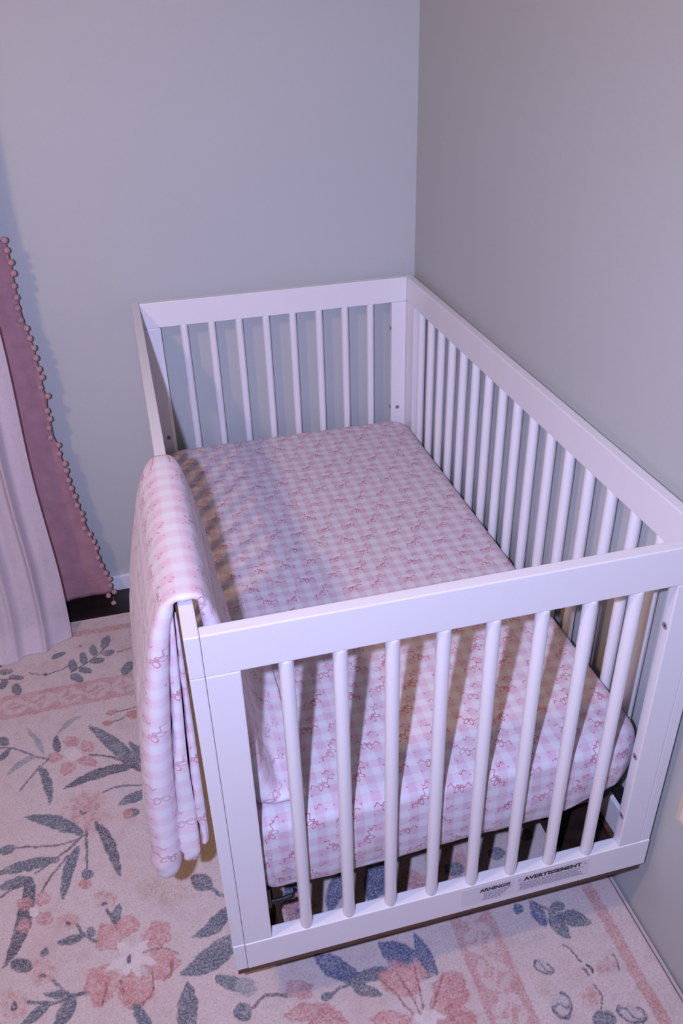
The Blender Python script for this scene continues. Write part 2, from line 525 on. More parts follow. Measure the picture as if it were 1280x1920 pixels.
  ('L', -0.1936, 0.1806, -0.1686, 0.1687, -0.1437, 0.1569, 0.0168, 'cream'),
  ('L', -0.1936, 0.1806, -0.1837, 0.1592, -0.1739, 0.1382, 0.0154, 'cream'),
  ('L', -0.1936, 0.1806, -0.198, 0.1632, -0.2024, 0.1461, 0.0175, 'cream'),
  ('L', -0.1936, 0.1806, -0.2067, 0.1734, -0.2197, 0.1663, 0.0195, 'cream'),
  ('E', -0.1938, 0.1779, 0.0041, -0.0024, -0.0029, -0.0091, 'dark'),
  ('S', [(-0.1677, 0.1834), (-0.1452, 0.1872), (-0.1235, 0.1791), (-0.1043, 0.1638)], 0.0034, 'rust'),
  ('S', [(-0.1164, 0.1532), (-0.1158, 0.1297), (-0.1318, 0.1208)], 0.0033, 'rust'),
  ('S', [(-0.1539, 0.1403), (-0.1524, 0.1096), (-0.1662, 0.0877), (-0.184, 0.0836)], 0.0032, 'rust'),
  ('S', [(-0.2364, 0.1441), (-0.2387, 0.1224), (-0.2478, 0.103)], 0.0033, 'rust'),
  ('S', [(-0.2098, 0.1405), (-0.2072, 0.1137)], 0.0033, 'rust'),
  ('L', -0.1874, 0.0864, -0.1745, 0.0529, -0.1531, 0.0245, 0.0172, 'leaf'),
  ('E', -0.0412, 0.3045, 0.0192, -0.0167, -0.0097, -0.0165, 'leaf'),
  ('S', [(-0.0304, 0.2936), (-0.0165, 0.2759), (-0.0026, 0.2606)], 0.0096, 'leaf'),
  ('S', [(-0.0392, 0.3218), (-0.0568, 0.3277), (-0.0628, 0.3096), (-0.0543, 0.2956)], 0.0045, 'vine'),
  ('L', 0.0012, 0.2306, -0.0267, 0.19, -0.0736, 0.1897, 0.0302, 'leaf'),
  ('L', 0.008, 0.1711, -0.0399, 0.1248, -0.1054, 0.1238, 0.043, 'leaf'),
  ('L', -0.1003, 0.01, -0.0955, 0.0565, -0.0905, 0.1056, 0.0337, 'leaf'),
  ('L', -0.0363, 0.0962, -0.0058, 0.0741, 0.0276, 0.0598, 0.0253, 'leaf'),
  ('E', -0.0019, 0.0227, 0.0157, -0.0043, -0.0024, -0.0155, 'leaf'),
  ('E', -0.1101, 0.2953, 0.0584, -0.0045, 0.0023, -0.0337, 'tan'),  # no motif: the blanket's shadow painted into the rug colour
  ('E', -0.1477, 0.3241, 0.0352, -0.0026, 0.0019, -0.0231, 'tan'),  # second patch of the painted blanket shadow
  ('L', 0.1522, 0.0861, 0.1849, 0.0477, 0.2256, 0.0206, 0.0362, 'blue'),
  ('L', 0.1977, 0.0213, 0.2428, 0.0311, 0.2882, 0.0217, 0.0238, 'leaf'),
  ('L', 0.2017, 0.0167, 0.2241, -0.0034, 0.2521, -0.0145, 0.0207, 'leaf'),
  ('E', 0.1522, 0.0091, 0.0112, 0.0009, 0.001, -0.0092, 'leaf'),
  ('S', [(0.1625, 0.0131), (0.1809, 0.0173), (0.1993, 0.0209)], 0.0051, 'leaf'),
  ('L', 0.3354, 0.0224, 0.2978, 0.047, 0.2715, 0.0848, 0.0435, 'blue'),
  ('L', 0.3575, -0.0018, 0.3451, 0.0389, 0.3437, 0.084, 0.0237, 'blue'),
  ('E', 0.3393, 0.0026, 0.0071, -0.0111, -0.0101, -0.0064, 'leaf'),
  ('E', 0.1081, 0.034, 0.0229, -0.0133, -0.0094, -0.0179, 'petal'),
  ('S', [(0.0807, 0.0312), (0.0487, 0.0418), (0.0267, 0.0325), (0.0115, 0.0217)], 0.005, 'vine'),
  ('E', 0.0001, 0.0232, 0.0153, -0.0042, -0.0026, -0.0164, 'leaf'),
  ('E', 0.0122, 0.0674, 0.0178, -0.0123, -0.0084, -0.0146, 'pale'),
  ('E', 0.1131, -0.008, 0.0458, -0.003, -0.0001, -0.0154, 'petal'),
  ('E', 0.156, -0.033, 0.0243, -0.0236, -0.0103, -0.0101, 'petal'),
  ('E', 0.1274, -0.0332, 0.0188, -0.0052, -0.0029, -0.012, 'petal'),
  ('E', 0.2909, 0.0025, 0.0241, -0.0302, -0.0256, -0.0199, 'bloom'),
  ('E', 0.3275, 0.0101, 0.0046, -0.0227, -0.0136, -0.0034, 'bloom'),
  ('E', 0.3738, -0.0396, 0.0059, -0.0324, -0.0319, -0.0074, 'bloom'),
  ('E', 0.2519, -0.0594, 0.0376, -0.0104, -0.0045, -0.0142, 'bloom'),
  ('E', 0.3726, -0.0878, 0.023, -0.0109, -0.0092, -0.015, 'bloom'),
  ('E', 0.3448, -0.0603, 0.019, -0.0053, -0.0067, -0.018, 'bloom'),
  ('E', 0.3182, -0.0761, 0.0266, -0.0073, -0.0047, -0.0132, 'cream'),
  ('S', [(0.2567, 0.012), (0.2746, -0.0207), (0.292, -0.0623)], 0.0027, 'rust'),
  ('S', [(0.287, 0.0178), (0.2981, -0.0238), (0.3046, -0.0658)], 0.0027, 'rust'),
  ('S', [(0.3232, 0.0185), (0.3196, -0.0228), (0.3141, -0.0585)], 0.0027, 'rust'),
  ('S', [(0.3994, -0.038), (0.3737, -0.0583), (0.3509, -0.072)], 0.0026, 'rust'),
  ('S', [(0.369, -0.0049), (0.3496, -0.038), (0.331, -0.0599)], 0.0027, 'rust'),
  ('L', 0.5905, 0.0804, 0.5918, 0.0521, 0.5929, 0.0247, 0.0226, 'blue'),
  ('E', 0.634, 0.058, 0.0172, -0.0016, -0.0029, -0.0092, 'leaf'),
  ('L', 0.6157, 0.0469, 0.6168, 0.0168, 0.6297, -0.008, 0.0287, 'leaf'),
  ('L', 0.6338, 0.0398, 0.6591, 0.0241, 0.6843, 0.0086, 0.0315, 'leaf'),
  ('S', [(0.6045, 0.0682), (0.6175, 0.0504), (0.635, 0.0383)], 0.0036, 'vine'),
  ('E', 0.558, 0.0743, 0.0091, -0.0025, -0.005, -0.0107, 'blue'),
  ('S', [(0.6084, -0.0172), (0.6216, -0.0321), (0.6247, -0.0549)], 0.0024, 'vine'),
  ('S', [(0.6877, -0.0578), (0.6921, -0.07), (0.6866, -0.0872)], 0.0027, 'vine'),
  ('S', [(0.6289, -0.0987), (0.6317, -0.1201), (0.6195, -0.1418)], 0.0023, 'vine'),
  ('E', 0.6261, -0.0697, 0.0028, -0.0054, -0.0024, -0.0013, 'vine'),
  ('E', 0.6357, -0.0659, 0.0039, -0.0047, -0.0022, -0.0016, 'vine'),
  ('E', 0.6383, -0.0749, 0.0003, -0.0062, -0.0026, -0.0005, 'vine'),
  ('E', 0.6276, -0.0773, 0.0016, -0.0059, -0.0025, -0.0009, 'vine'),
  ('E', 0.5539, -0.0454, 0.0135, -0.0155, -0.0095, -0.0073, 'outl'),
  ('E', 0.5415, -0.0831, 0.0208, -0.01, -0.0101, -0.014, 'tan'),
  ('E', 0.5549, -0.119, 0.0199, -0.0005, -0.0049, -0.0234, 'outl'),
  ('E', 0.6666, -0.1636, 0.0193, -0.0179, -0.0146, -0.0112, 'outl'),
  ('E', 0.6146, -0.16, 0.0192, -0.0053, -0.0086, -0.0152, 'leaf'),
  ('E', 0.6126, -0.1182, 0.0159, -0.0077, -0.014, -0.0179, 'blush'),
  ('E', 0.6678, -0.0759, 0.0202, -0.0056, -0.0091, -0.016, 'blush'),
  ('E', 0.6032, -0.0741, 0.0227, -0.0063, -0.0081, -0.0153, 'wash'),
  ('E', 0.381, -0.0473, 0.0192, -0.0053, -0.0112, -0.0288, 'petal'),
  ('E', 0.3769, -0.0977, 0.0177, -0.0126, -0.0107, -0.0121, 'petal'),
  ('L', 0.1368, 0.259, 0.133, 0.2014, 0.1294, 0.1468, 0.0361, 'blue'),
  ('L', 0.2406, 0.2427, 0.2165, 0.2041, 0.1934, 0.1672, 0.033, 'blue'),
  ('L', 0.3244, 0.2451, 0.3074, 0.2018, 0.277, 0.1701, 0.0439, 'blue'),
  ('E', 0.3852, 0.1893, 0.0254, -0.02, -0.0116, -0.0156, 'petal'),
  ('E', 0.4699, 0.1912, 0.0212, -0.006, -0.0063, -0.0162, 'leaf'),
  ('E', 0.568, 0.2031, 0.0173, -0.0049, -0.0062, -0.0142, 'leaf'),
  ('E', 0.6472, 0.2288, 0.0154, -0.0043, -0.0069, -0.0147, 'leaf'),
]
# pompoms along the curtain's edge (x, z)
POMPOMS = [(-0.2616, 1.0878),
  (-0.262, 1.0644),
  (-0.2588, 1.0354),
  (-0.2584, 1.01),
  (-0.265, 0.9798),
  (-0.2649, 0.9523),
  (-0.2681, 0.9262),
  (-0.2673, 0.8953),
  (-0.258, 0.8738),
  (-0.256, 0.8474),
  (-0.2511, 0.8217),
  (-0.2515, 0.7948),
  (-0.25, 0.7645),
  (-0.248, 0.7424),
  (-0.2574, 0.7157),
  (-0.244, 0.69),
  (-0.2536, 0.649),
  (-0.2516, 0.6256),
  (-0.2593, 0.6003),
  (-0.2609, 0.5722),
  (-0.2451, 0.5474),
  (-0.2487, 0.5222),
  (-0.2396, 0.4896),
  (-0.2395, 0.4681),
  (-0.2395, 0.4379),
  (-0.2373, 0.412),
  (-0.2322, 0.3853),
  (-0.2319, 0.3557),
  (-0.2239, 0.3278),
  (-0.2248, 0.3066),
  (-0.227, 0.2781),
  (-0.2147, 0.2557),
  (-0.2089, 0.2288),
  (-0.2054, 0.2057),
  (-0.2067, 0.172),
  (-0.2011, 0.1422),
  (-0.1937, 0.1135),
  (-0.1867, 0.0905),
  (-0.189, 0.0672),
  (-0.1807, 0.0414),
  (-0.1996, 0.0315),
  (-0.1889, 0.0007)]

# ------------------------------------------------------------------ materials
M_WALL = mat_wall('wall_paint', (0.47, 0.49, 0.475))
M_CEIL = mat_plain('ceiling_paint', (0.42, 0.42, 0.41), 0.8)
M_WALL2 = mat_wall('unseen_wall_dark', (0.22, 0.21, 0.20))  # for the unseen walls, darkened to cut bounced light
M_TRIM = mat_plain('trim_paint', (0.74, 0.74, 0.76), 0.4)
M_FLOOR = mat_wood('dark_floor_wood', (0.007, 0.004, 0.003), (0.016, 0.009, 0.007), (3, 40, 3), 0.5)
M_WHITE = mat_plain('white_lacquer', (0.76, 0.75, 0.765), 0.34, 0.5, 0.06, 60, vary=0.02, coat=0.15)
M_STRIP = mat_wood('walnut_strip', (0.045, 0.018, 0.010), (0.12, 0.052, 0.028), (4, 60, 60), 0.45)
M_LEG = mat_wood('dark_walnut', (0.012, 0.006, 0.004), (0.028, 0.014, 0.009), (40, 40, 6), 0.5)
M_BLACK = mat_plain('black_steel', (0.010, 0.010, 0.011), 0.45)
M_BOLT = mat_plain('bolt_steel', (0.30, 0.29, 0.31), 0.4)
M_HOLE = mat_plain('bolt_recess', (0.05, 0.045, 0.05), 0.7)
M_LABEL = mat_plain('label_vinyl', (0.70, 0.675, 0.71), 0.3, vary=0.06, bscale=25)
M_INK = mat_plain('label_ink', (0.012, 0.011, 0.016), 0.5)
M_SMALL = mat_plain('label_small_print', (0.26, 0.25, 0.30), 0.5)
M_SHEET = mat_gingham('gingham_sheet', (0.65, 0.645, 0.67), (0.62, 0.535, 0.585), (0.59, 0.42, 0.49), (0.46, 0.11, 0.17))
M_BLANKET = mat_gingham('gingham_muslin', (0.72, 0.71, 0.75), (0.71, 0.615, 0.68), (0.69, 0.50, 0.59), (0.54, 0.22, 0.32), P=0.034, cu=0.068, cv=0.068)
M_CORE = mat_plain('mattress_underside', (0.012, 0.012, 0.014), 0.8)
M_PINK = mat_plain('dusty_pink_velvet', (0.43, 0.235, 0.265), 0.85, 0.15, 0.7, 34, vary=0.38)
M_POM = mat_plain('pink_pompom_yarn', (0.50, 0.30, 0.31), 0.95, 0.1, 0.9, 700, vary=0.25)
M_PLATE = mat_plain('ivory_plate', (0.66, 0.52, 0.36), 0.35)
M_PLATE_IN = mat_plain('white_outlet', (0.74, 0.70, 0.76), 0.3)
M_SLOT = mat_plain('outlet_slot', (0.12, 0.05, 0.12), 0.6)
M_ROD = mat_plain('rod_metal', (0.30, 0.27, 0.22), 0.35, metal=0.8)


def mat_sheer():
    t = NT('sheer_voile')
    c = t.obj_coord()
    mp = t.node('ShaderNodeMapping')
    t.t.links.new(c, mp.inputs[0])
    mp.inputs['Scale'].default_value = (260, 260, 14)
    n = t.noise(mp.outputs[0], 1.0, 3, 0.6)
    n2 = t.noise(c, 130, 2)
    col = t.mix(n, (0.72, 0.64, 0.68), (0.82, 0.75, 0.78))
    d = t.node('ShaderNodeBsdfDiffuse')
    t.set(d.inputs[0], col)
    tr = t.node('ShaderNodeBsdfTranslucent')
    t.set(tr.inputs[0], col)
    tp = t.node('ShaderNodeBsdfTransparent')
    a = t.node('ShaderNodeMixShader')
    a.inputs[0].default_value = 0.28
    t.t.links.new(d.outputs[0], a.inputs[1])
    t.t.links.new(tr.outputs[0], a.inputs[2])
    b = t.node('ShaderNodeMixShader')
    t.set(b.inputs[0], t.smooth(n2, 0.3, 0.8, 0.10, 0.16))
    t.t.links.new(a.outputs[0], b.inputs[1])
    t.t.links.new(tp.outputs[0], b.inputs[2])
    return t.finish(b.outputs[0])


M_SHEER = mat_sheer()


def mat_rug():
    t = NT('printed_rug')
    at = t.node('ShaderNodeAttribute', attribute_name='print')
    c = t.obj_coord()
    m1 = t.noise(c, 240, 4, 0.65)
    m2 = t.noise(c, 38, 4, 0.6)
    m3 = t.noise(c, 7, 3)
    weave = t.noise(c, 650, 2)
    wear = t.m('MULTIPLY', t.smooth(m1, 0.42, 0.66), 0.46)
    wear = t.m('ADD', wear, t.m('MULTIPLY', t.smooth(m2, 0.48, 0.75), 0.26))
    col = t.mix(wear, at.outputs['Color'], (0.62, 0.535, 0.515))
    blush = t.m('MULTIPLY', t.smooth(m3, 0.5, 0.72), t.smooth(m1, 0.3, 0.7, 0.15, 0.45))
    tint = t.mix(blush, (1, 1, 1), (0.90, 0.76, 0.73))
    mm = t.node('ShaderNodeMix', data_type='RGBA', blend_type='MULTIPLY')
    mm.inputs[0].default_value = 1.0
    t.t.links.new(col, mm.inputs[6])
    t.t.links.new(tint, mm.inputs[7])
    m4 = t.node('ShaderNodeMix', data_type='RGBA', blend_type='MULTIPLY')
    t.set(m4.inputs[0], 1.0)
    t.t.links.new(mm.outputs[2], m4.inputs[6])
    t.t.links.new(t.mix(t.m('MULTIPLY', t.smooth(m1, 0.25, 0.6), t.smooth(m2, 0.25, 0.55, 0.55, 1.0)), (0.72, 0.685, 0.675), (1.0, 1.0, 1.0)), m4.inputs[7])
    return t.finish(t.bsdf(m4.outputs[2], 0.95, t.bump(weave, 0.5, 0.0012), spec=0.1))


M_RUG = mat_rug()

# ------------------------------------------------------------------ the room
def struct(o):
    o['kind'] = 'structure'
    return o


XL, YN, CEIL = -2.9, -3.2, 2.44
struct(box('floor', (XL - .1, YN - .1, -0.05), (WALL_X + .1, WALL_Y + .1, 0.0), M_FLOOR))
struct(box('wall_far', (XL - .1, WALL_Y, 0.0), (WALL_X + .1, WALL_Y + .1, CEIL), M_WALL))
struct(box('wall_right', (WALL_X, YN, 0.0), (WALL_X + .1, WALL_Y, CEIL), M_WALL))
struct(box('wall_left', (XL - .1, YN, 0.0), (XL, WALL_Y, CEIL), M_WALL2))
struct(box('wall_near', (XL - .1, YN - .1, 0.0), (WALL_X + .1, YN, CEIL), M_WALL2))
struct(box('ceiling', (XL - .1, YN - .1, CEIL), (WALL_X + .1, WALL_Y + .1, CEIL + .05), M_CEIL))
struct(box('baseboard_far', (XL, WALL_Y - .012, 0.0), (WALL_X, WALL_Y, 0.052), M_TRIM, bevel=.003))

# ------------------------------------------------------------------ the printed rug
PRINT_COL = {
    'leaf': (.115, .150, .195), 'dark': (.080, .100, .138), 'blue': (.088, .125, .235), 'pale': (.33, .35, .375),
    'vine': (.105, .090, .110), 'rust': (.33, .140, .135), 'pink': (.50, .235, .220), 'petal': (.52, .255, .255),
    'bloom': (.55, .270, .260), 'blush': (.57, .385, .365), 'wash': (.58, .420, .385), 'tan': (.47, .375, .29),
    'cream': (.72, .660, .640), 'outl': (.085, .105, .155)}
CREAM = (.620, .535, .515)


def sstep(a, b, x):
    t = np.clip((x - a) / (b - a), 0, 1)
    return t * t * (3 - 2 * t)


def build_rug():
    gx = np.concatenate([np.arange(-1.25, -0.97, 0.03), np.arange(-0.95, RUG_X + 1e-6, 0.002)])
    gy = np.concatenate([np.arange(-1.25, -0.57, 0.03), np.arange(-0.55, RUG_Y + 1e-6, 0.002)])
    gx[-1], gy[-1] = RUG_X, RUG_Y
    X, Y = np.meshgrid(gx, gy, indexing='ij')
    C = np.empty(X.shape + (3,))
    C[:] = CREAM
    # slight hand-drawn wobble of all edges
    wx = (smooth_noise(X * 90, Y * 90, 3, 2) - .5) * 0.006
    wy = (smooth_noise(X * 90, Y * 90, 4, 2) - .5) * 0.006
    PX, PY = X + wx, Y + wy

    def put(sl, a, col):
        C[sl] = C[sl] * (1 - a[..., None]) + np.asarray(col) * a[..., None]

    # borders along the far and the right edge
    dx, dy = RUG_X - PX, RUG_Y - PY
    d = np.minimum(dx, dy)
    s = np.where(dx < dy, PY, PX)
    al = np.clip(sstep(.046, .050, d) * (1 - sstep(.070, .074, d)) * (.55 + .5 * smooth_noise(X * 60, Y * 60, 9)), 0, 1)
    put((slice(None), slice(None)), al, (.53, .285, .275))
    edge = (1 - sstep(.012, .03, d)) * .35
    put((slice(None), slice(None)), edge, (.60, .47, .45))
    band = sstep(.268, .272, d) * (1 - sstep(.354, .358, d))
    k = np.floor(s / .07)
    ls, ld = (s / .07 - k - .5) * .07, d - .313
    flip = np.where(k % 2 == 0, 1.0, -1.0)

    def hole(cx, cy, rx, ry, a):
        ca, sa = math.cos(a), math.sin(a)
        qx, qy = ls - cx, ld * flip - cy
        return 1 - sstep(.85, 1.1, np.hypot((qx * ca + qy * sa) / rx, (qy * ca - qx * sa) / ry))
    holes = np.maximum.reduce([hole(-.016, .016, .019, .008, .9), hole(.014, .014, .019, .0085, 2.2),
                               hole(-.012, -.018, .018, .008, -.6), hole(.020, -.018, .017, .008, .5), hole(.033, .004, .010, .008, 0)])
    holes = np.maximum(holes, 1 - sstep(.0015, .004, np.abs(ld - .006 * np.sin(s * 90))))
    al = band * (.45 + .5 * smooth_noise(X * 55, Y * 55, 19)) * (1 - .85 * holes)
    put((slice(None), slice(None)), al, (.53, .270, .265))

    items = list(RUG_PRINT)
    def moved(it, fx, fy):          # the print repeats mirrored across the rug
        if it[0] == 'S':
            return ('S', [(fx(a), fy(b)) for a, b in it[1]]) + tuple(it[2:])
        if it[0] == 'L':
            return ('L', fx(it[1]), fy(it[2]), fx(it[3]), fy(it[4]), fx(it[5]), fy(it[6])) + tuple(it[7:])
        mx, my = fx(1.0) - fx(0.0), fy(1.0) - fy(0.0)
        return ('E', fx(it[1]), fy(it[2]), it[3] * mx, it[4] * my, it[5] * mx, it[6] * my, it[7])
    first = lambda it: it[1][0] if it[0] == 'S' else (it[1], it[2])
    items += [moved(i, lambda a: -1.0 - a, lambda b: b) for i in RUG_PRINT if first(i)[0] < -.02 and first(i)[1] > .12]
    items += [moved(i, lambda a: a, lambda b: -.16 - b) for i in items if -.07 < first(i)[1] < .45 and first(i)[0] < .42]
    r2 = random.Random(5)
    for _ in range(46):             # the print goes on beneath the crib
        x, y, a, ln = r2.uniform(.03, .40), r2.uniform(.16, .86), r2.uniform(0, 6.28), r2.uniform(.04, .09)
        items.append(('L', x, y, x + .6 * ln * math.cos(a + .3), y + .6 * ln * math.sin(a + .3), x + ln * math.cos(a), y + ln * math.sin(a), r2.uniform(.018, .034), r2.choice(['leaf', 'blue', 'dark', 'pale'])))
    for _ in range(12):
        x, y = r2.uniform(.05, .40), r2.uniform(.16, .86)
        for q in range(5):
            a = q * 1.257 + x * 20
            items.append(('E', x + .022 * math.cos(a), y + .022 * math.sin(a), .017 * math.cos(a), .017 * math.sin(a), -.013 * math.sin(a), .013 * math.cos(a), 'petal'))

    def window(x0, x1, y0, y1):
        i0, i1 = np.searchsorted(gx, [x0, x1])
        j0, j1 = np.searchsorted(gy, [y0, y1])
        return (slice(i0, max(i1, i0 + 1)), slice(j0, max(j1, j0 + 1)))
    for it in items:
        col = PRINT_COL[it[-1]]
        if it[0] == 'L':
            ax, ay, mx, my, tx, ty, w = it[1:8]
            tt = np.linspace(0, 1, 26)
            bx = (1 - tt) ** 2 * ax + 2 * tt * (1 - tt) * mx + tt ** 2 * tx
            by = (1 - tt) ** 2 * ay + 2 * tt * (1 - tt) * my + tt ** 2 * ty
            sl = window(bx.min() - w, bx.max() + w, by.min() - w, by.max() + w)
            px, py = PX[sl], PY[sl]
            if px.size == 0: continue
            best = np.full(px.shape, 9.0); tb = np.zeros(px.shape)
            for q in range(26):
                dd = np.hypot(px - bx[q], py - by[q])
                mk = dd < best
                best[mk] = dd[mk]; tb[mk] = tt[q]
            hw = 1.16 * w / 2 * np.sin(np.pi * np.clip(.06 + .94 * tb, 0, 1) ** .85) ** .75
            a = sstep(-.0012, .0016, hw - best)
            put(sl, a * .97, col)
            if it[-1] in ('leaf', 'blue', 'dark') and w > .02:
                rib = a * (1 - sstep(.0006, .0022, best)) * .4
                put(sl, rib, (.30, .31, .35))
        elif it[0] == 'S':
            pts = np.array(it[1]); w = it[2]
            sl = window(pts[:, 0].min() - .02, pts[:, 0].max() + .02, pts[:, 1].min() - .02, pts[:, 1].max() + .02)
            px, py = PX[sl], PY[sl]
            if px.size == 0: continue
            # smooth the polyline
            for _ in range(3):
                q = [pts[0]]
                for p0, p1 in zip(pts, pts[1:]):
                    q += [p0 * .75 + p1 * .25, p0 * .25 + p1 * .75]
                pts = np.array(q + [pts[-1]])
            best = np.full(px.shape, 9.0)
            for p0, p1 in zip(pts, pts[1:]):
                v = p1 - p0
                h = np.clip(((px - p0[0]) * v[0] + (py - p0[1]) * v[1]) / max(v @ v, 1e-12), 0, 1)
                best = np.minimum(best, np.hypot(px - p0[0] - h * v[0], py - p0[1] - h * v[1]))
            put(sl, (1 - sstep(w * .35, w * .35 + .0022, best)) * .9, col)
        else:
            cx, cy, ux, uy, vx, vy = it[1:7]
            ext = 1.4 * max(math.hypot(ux, uy), math.hypot(vx, vy))
            sl = window(cx - ext, cx + ext, cy - ext, cy + ext)
            big = .30 * min(math.hypot(ux, uy), math.hypot(vx, vy)) if it[-1] in ('petal', 'bloom', 'blush', 'cream') else 0.0
            px = PX[sl] - cx + (smooth_noise(X[sl] * 55, Y[sl] * 55, 51, 2) - .5) * big * 2
            py = PY[sl] - cy + (smooth_noise(X[sl] * 55, Y[sl] * 55, 53, 2) - .5) * big * 2
            if px.size == 0: continue
            det = ux * vy - uy * vx
            qa, qb = (px * vy - py * vx) / det, (py * ux - px * uy) / det
            r = np.hypot(qa, qb)
            th = np.arctan2(qb, qa)
            kind = it[-1]
            if kind in ('blush', 'wash', 'tan'):
                nn = smooth_noise(X[sl] * 120, Y[sl] * 120, 31, 2)
                a = (1 - sstep(.45, 1.15, r)) * np.clip(.25 + 1.1 * nn, 0, 1) * (.9 if kind == 'blush' else .55)
                put(sl, a, col)
                if kind == 'blush':
                    a = (1 - sstep(.8, 1.05, r * (1 + .12 * np.sin(5 * th)))) * (sstep(.5, .62, nn)) * .5
                    put(sl, a, (.52, .27, .25))
            elif kind == 'outl':
                a = (1 - sstep(.95, 1.05, r))
                put(sl, a * .35, (.33, .34, .42))
                put(sl, a * np.maximum(sstep(.66, .8, r) * (np.sin(th * 1.0 + .6) > -.75), 1 - sstep(.05, .16, np.abs(qb - .25 * np.sin(qa * 4)))) * .9, col)
            elif kind in ('petal', 'bloom'):
                rr = r * (1 + .05 * np.sin(6 * th + cx * 90))
                a = 1 - sstep(.84, 1.08, rr)
                nn = smooth_noise(X[sl] * 110, Y[sl] * 110, 41, 2)
                put(sl, a * np.clip(.35 + .95 * nn, 0, .95), col)
                put(sl, a * sstep(.45, .8, np.sin(qb * 8 + 1.5 * np.sin(qa * 3)) * (1 - r * .5)) * (.5 if kind == 'petal' else .25), (.70, .56, .54))
                put(sl, a * sstep(.82, .93, rr) * .55, (.40, .155, .165))
            else:
                a = 1 - sstep(.9, 1.08, r)
                put(sl, a * .95, col)
                if kind == 'leaf':
                    put(sl, a * (1 - sstep(.06, .16, np.abs(qb))) * .35, (.32, .34, .38))
    Z = RUG_Z + (smooth_noise(X * 9, Y * 9, 77, 3) - .5) * .0016
    Z = np.where((X >= RUG_X - 1e-4) | (Y >= RUG_Y - 1e-4), 0.001, Z)
    me = grid_mesh('rug', np.stack([X, Y, Z], -1))
    at = me.color_attributes.new('print', 'FLOAT_COLOR', 'POINT')
    rgba = np.concatenate([C, np.ones(X.shape + (1,))], -1).reshape(-1).astype(np.float32)
    at.data.foreach_set('color', rgba)
    o = link_mesh('rug', me, M_RUG, smooth=True)
    tag(o, 'cream floral area rug with pink blooms and slate blue leaves under the crib', 'rug')
    bind = bmesh.new()
    add_box(bind, (-1.25, RUG_Y - .006, 0.0), (RUG_X - .003, RUG_Y + .0005, .0095), .0012, 2)
    add_box(bind, (RUG_X - .008, -1.25, 0.0), (RUG_X - .0022, RUG_Y + .0005, .0105), .0012, 2)
    bm_obj('edge_binding', bind, mat_plain('rug_binding', (.50, .44, .43), .9, .1), o)
    seam = bmesh.new()
    add_box(seam, (RUG_X - .0105, -1.25, 0.0), (RUG_X - .008, RUG_Y - .006, .0088))
    bm_obj('binding_seam', seam, mat_plain('rug_seam', (.20, .17, .17), .9, .1), o)


build_rug()

# ------------------------------------------------------------------ the crib
crib = tag(empty('crib', (W / 2, L / 2, 0.0)), 'white slatted wooden crib standing in the corner on the floral rug', 'crib')
BV = 0.0018


def rail(lo, hi, name):
    return box(name, lo, hi, M_WHITE, crib, BV, 2)


SP_R = 0.0104
def spindle_mesh(h):
    bm = bmesh.new()
    add_lathe(bm, [(SP_R * .93, -.002), (SP_R, .004), (SP_R, h - .004), (SP_R * .93, h + .002)], n=20)
    bmesh.ops.recalc_face_normals(bm, faces=bm.faces)
    me = bpy.data.meshes.new('spindle')
    bm.to_mesh(me); bm.free()
    me.materials.append(M_WHITE)
    for p in me.polygons:
        p.use_smooth = len(p.vertices) == 4
    return me


SP = spindle_mesh(Z_TOP0 - Z_RAIL1)


def spindle(x, y):
    o = bpy.data.objects.new('spindle', SP)
    COL.objects.link(o)
    o.parent = crib
    o.location = (x - crib.location.x, y - crib.location.y, Z_RAIL1)


# near and far end panels (between the long panels)
for y0, near in ((0.0, True), (L - T, False)):
    y1 = y0 + T
    e = .0004
    rail((T + e, y0, Z_TOP0), (W - T - e if not near else W, y1, H), 'top_rail')
    bottom = rail((T + e, y0 - .001 if near else y0, Z_RAIL0), (W if near else W - T - e, y1 + .002, Z_RAIL1), 'bottom_rail')
    if near: label_rail = bottom
    rail((T + e, y0, Z_RAIL1 + e), (0.0655, y1, Z_TOP0 - e), 'post')
    rail((W - T - 0.0435, y0, Z_RAIL1 + e), (W - T - e, y1, Z_TOP0 - e), 'post')
    for k in range(8):
        spindle(.1255 + .0731 * k, y0 + T / 2)
# front and back long panels
for x0 in (0.0, W - T):
    back = x0 > 0.1
    x1 = x0 + T
    e = .0004
    ya = T + .0006 if back else 0.0          # at the wall side the end panel runs across
    rail((x0, ya, Z_TOP0), (x1, L, H), 'top_rail')
    rail((x0, (T + .0026) if back else 0.0, Z_RAIL0), (x1, L, Z_RAIL1), 'bottom_rail')
    rail((x0, 0.0008, Z_RAIL1 + e), (x1, .062, Z_TOP0 - e), 'post')
    rail((x0, L - .082, Z_RAIL1 + e), (x1, L, Z_TOP0 - e), 'post')
    for k in range(16):
        spindle(x0 + T / 2, .1226 + .0754 * k)

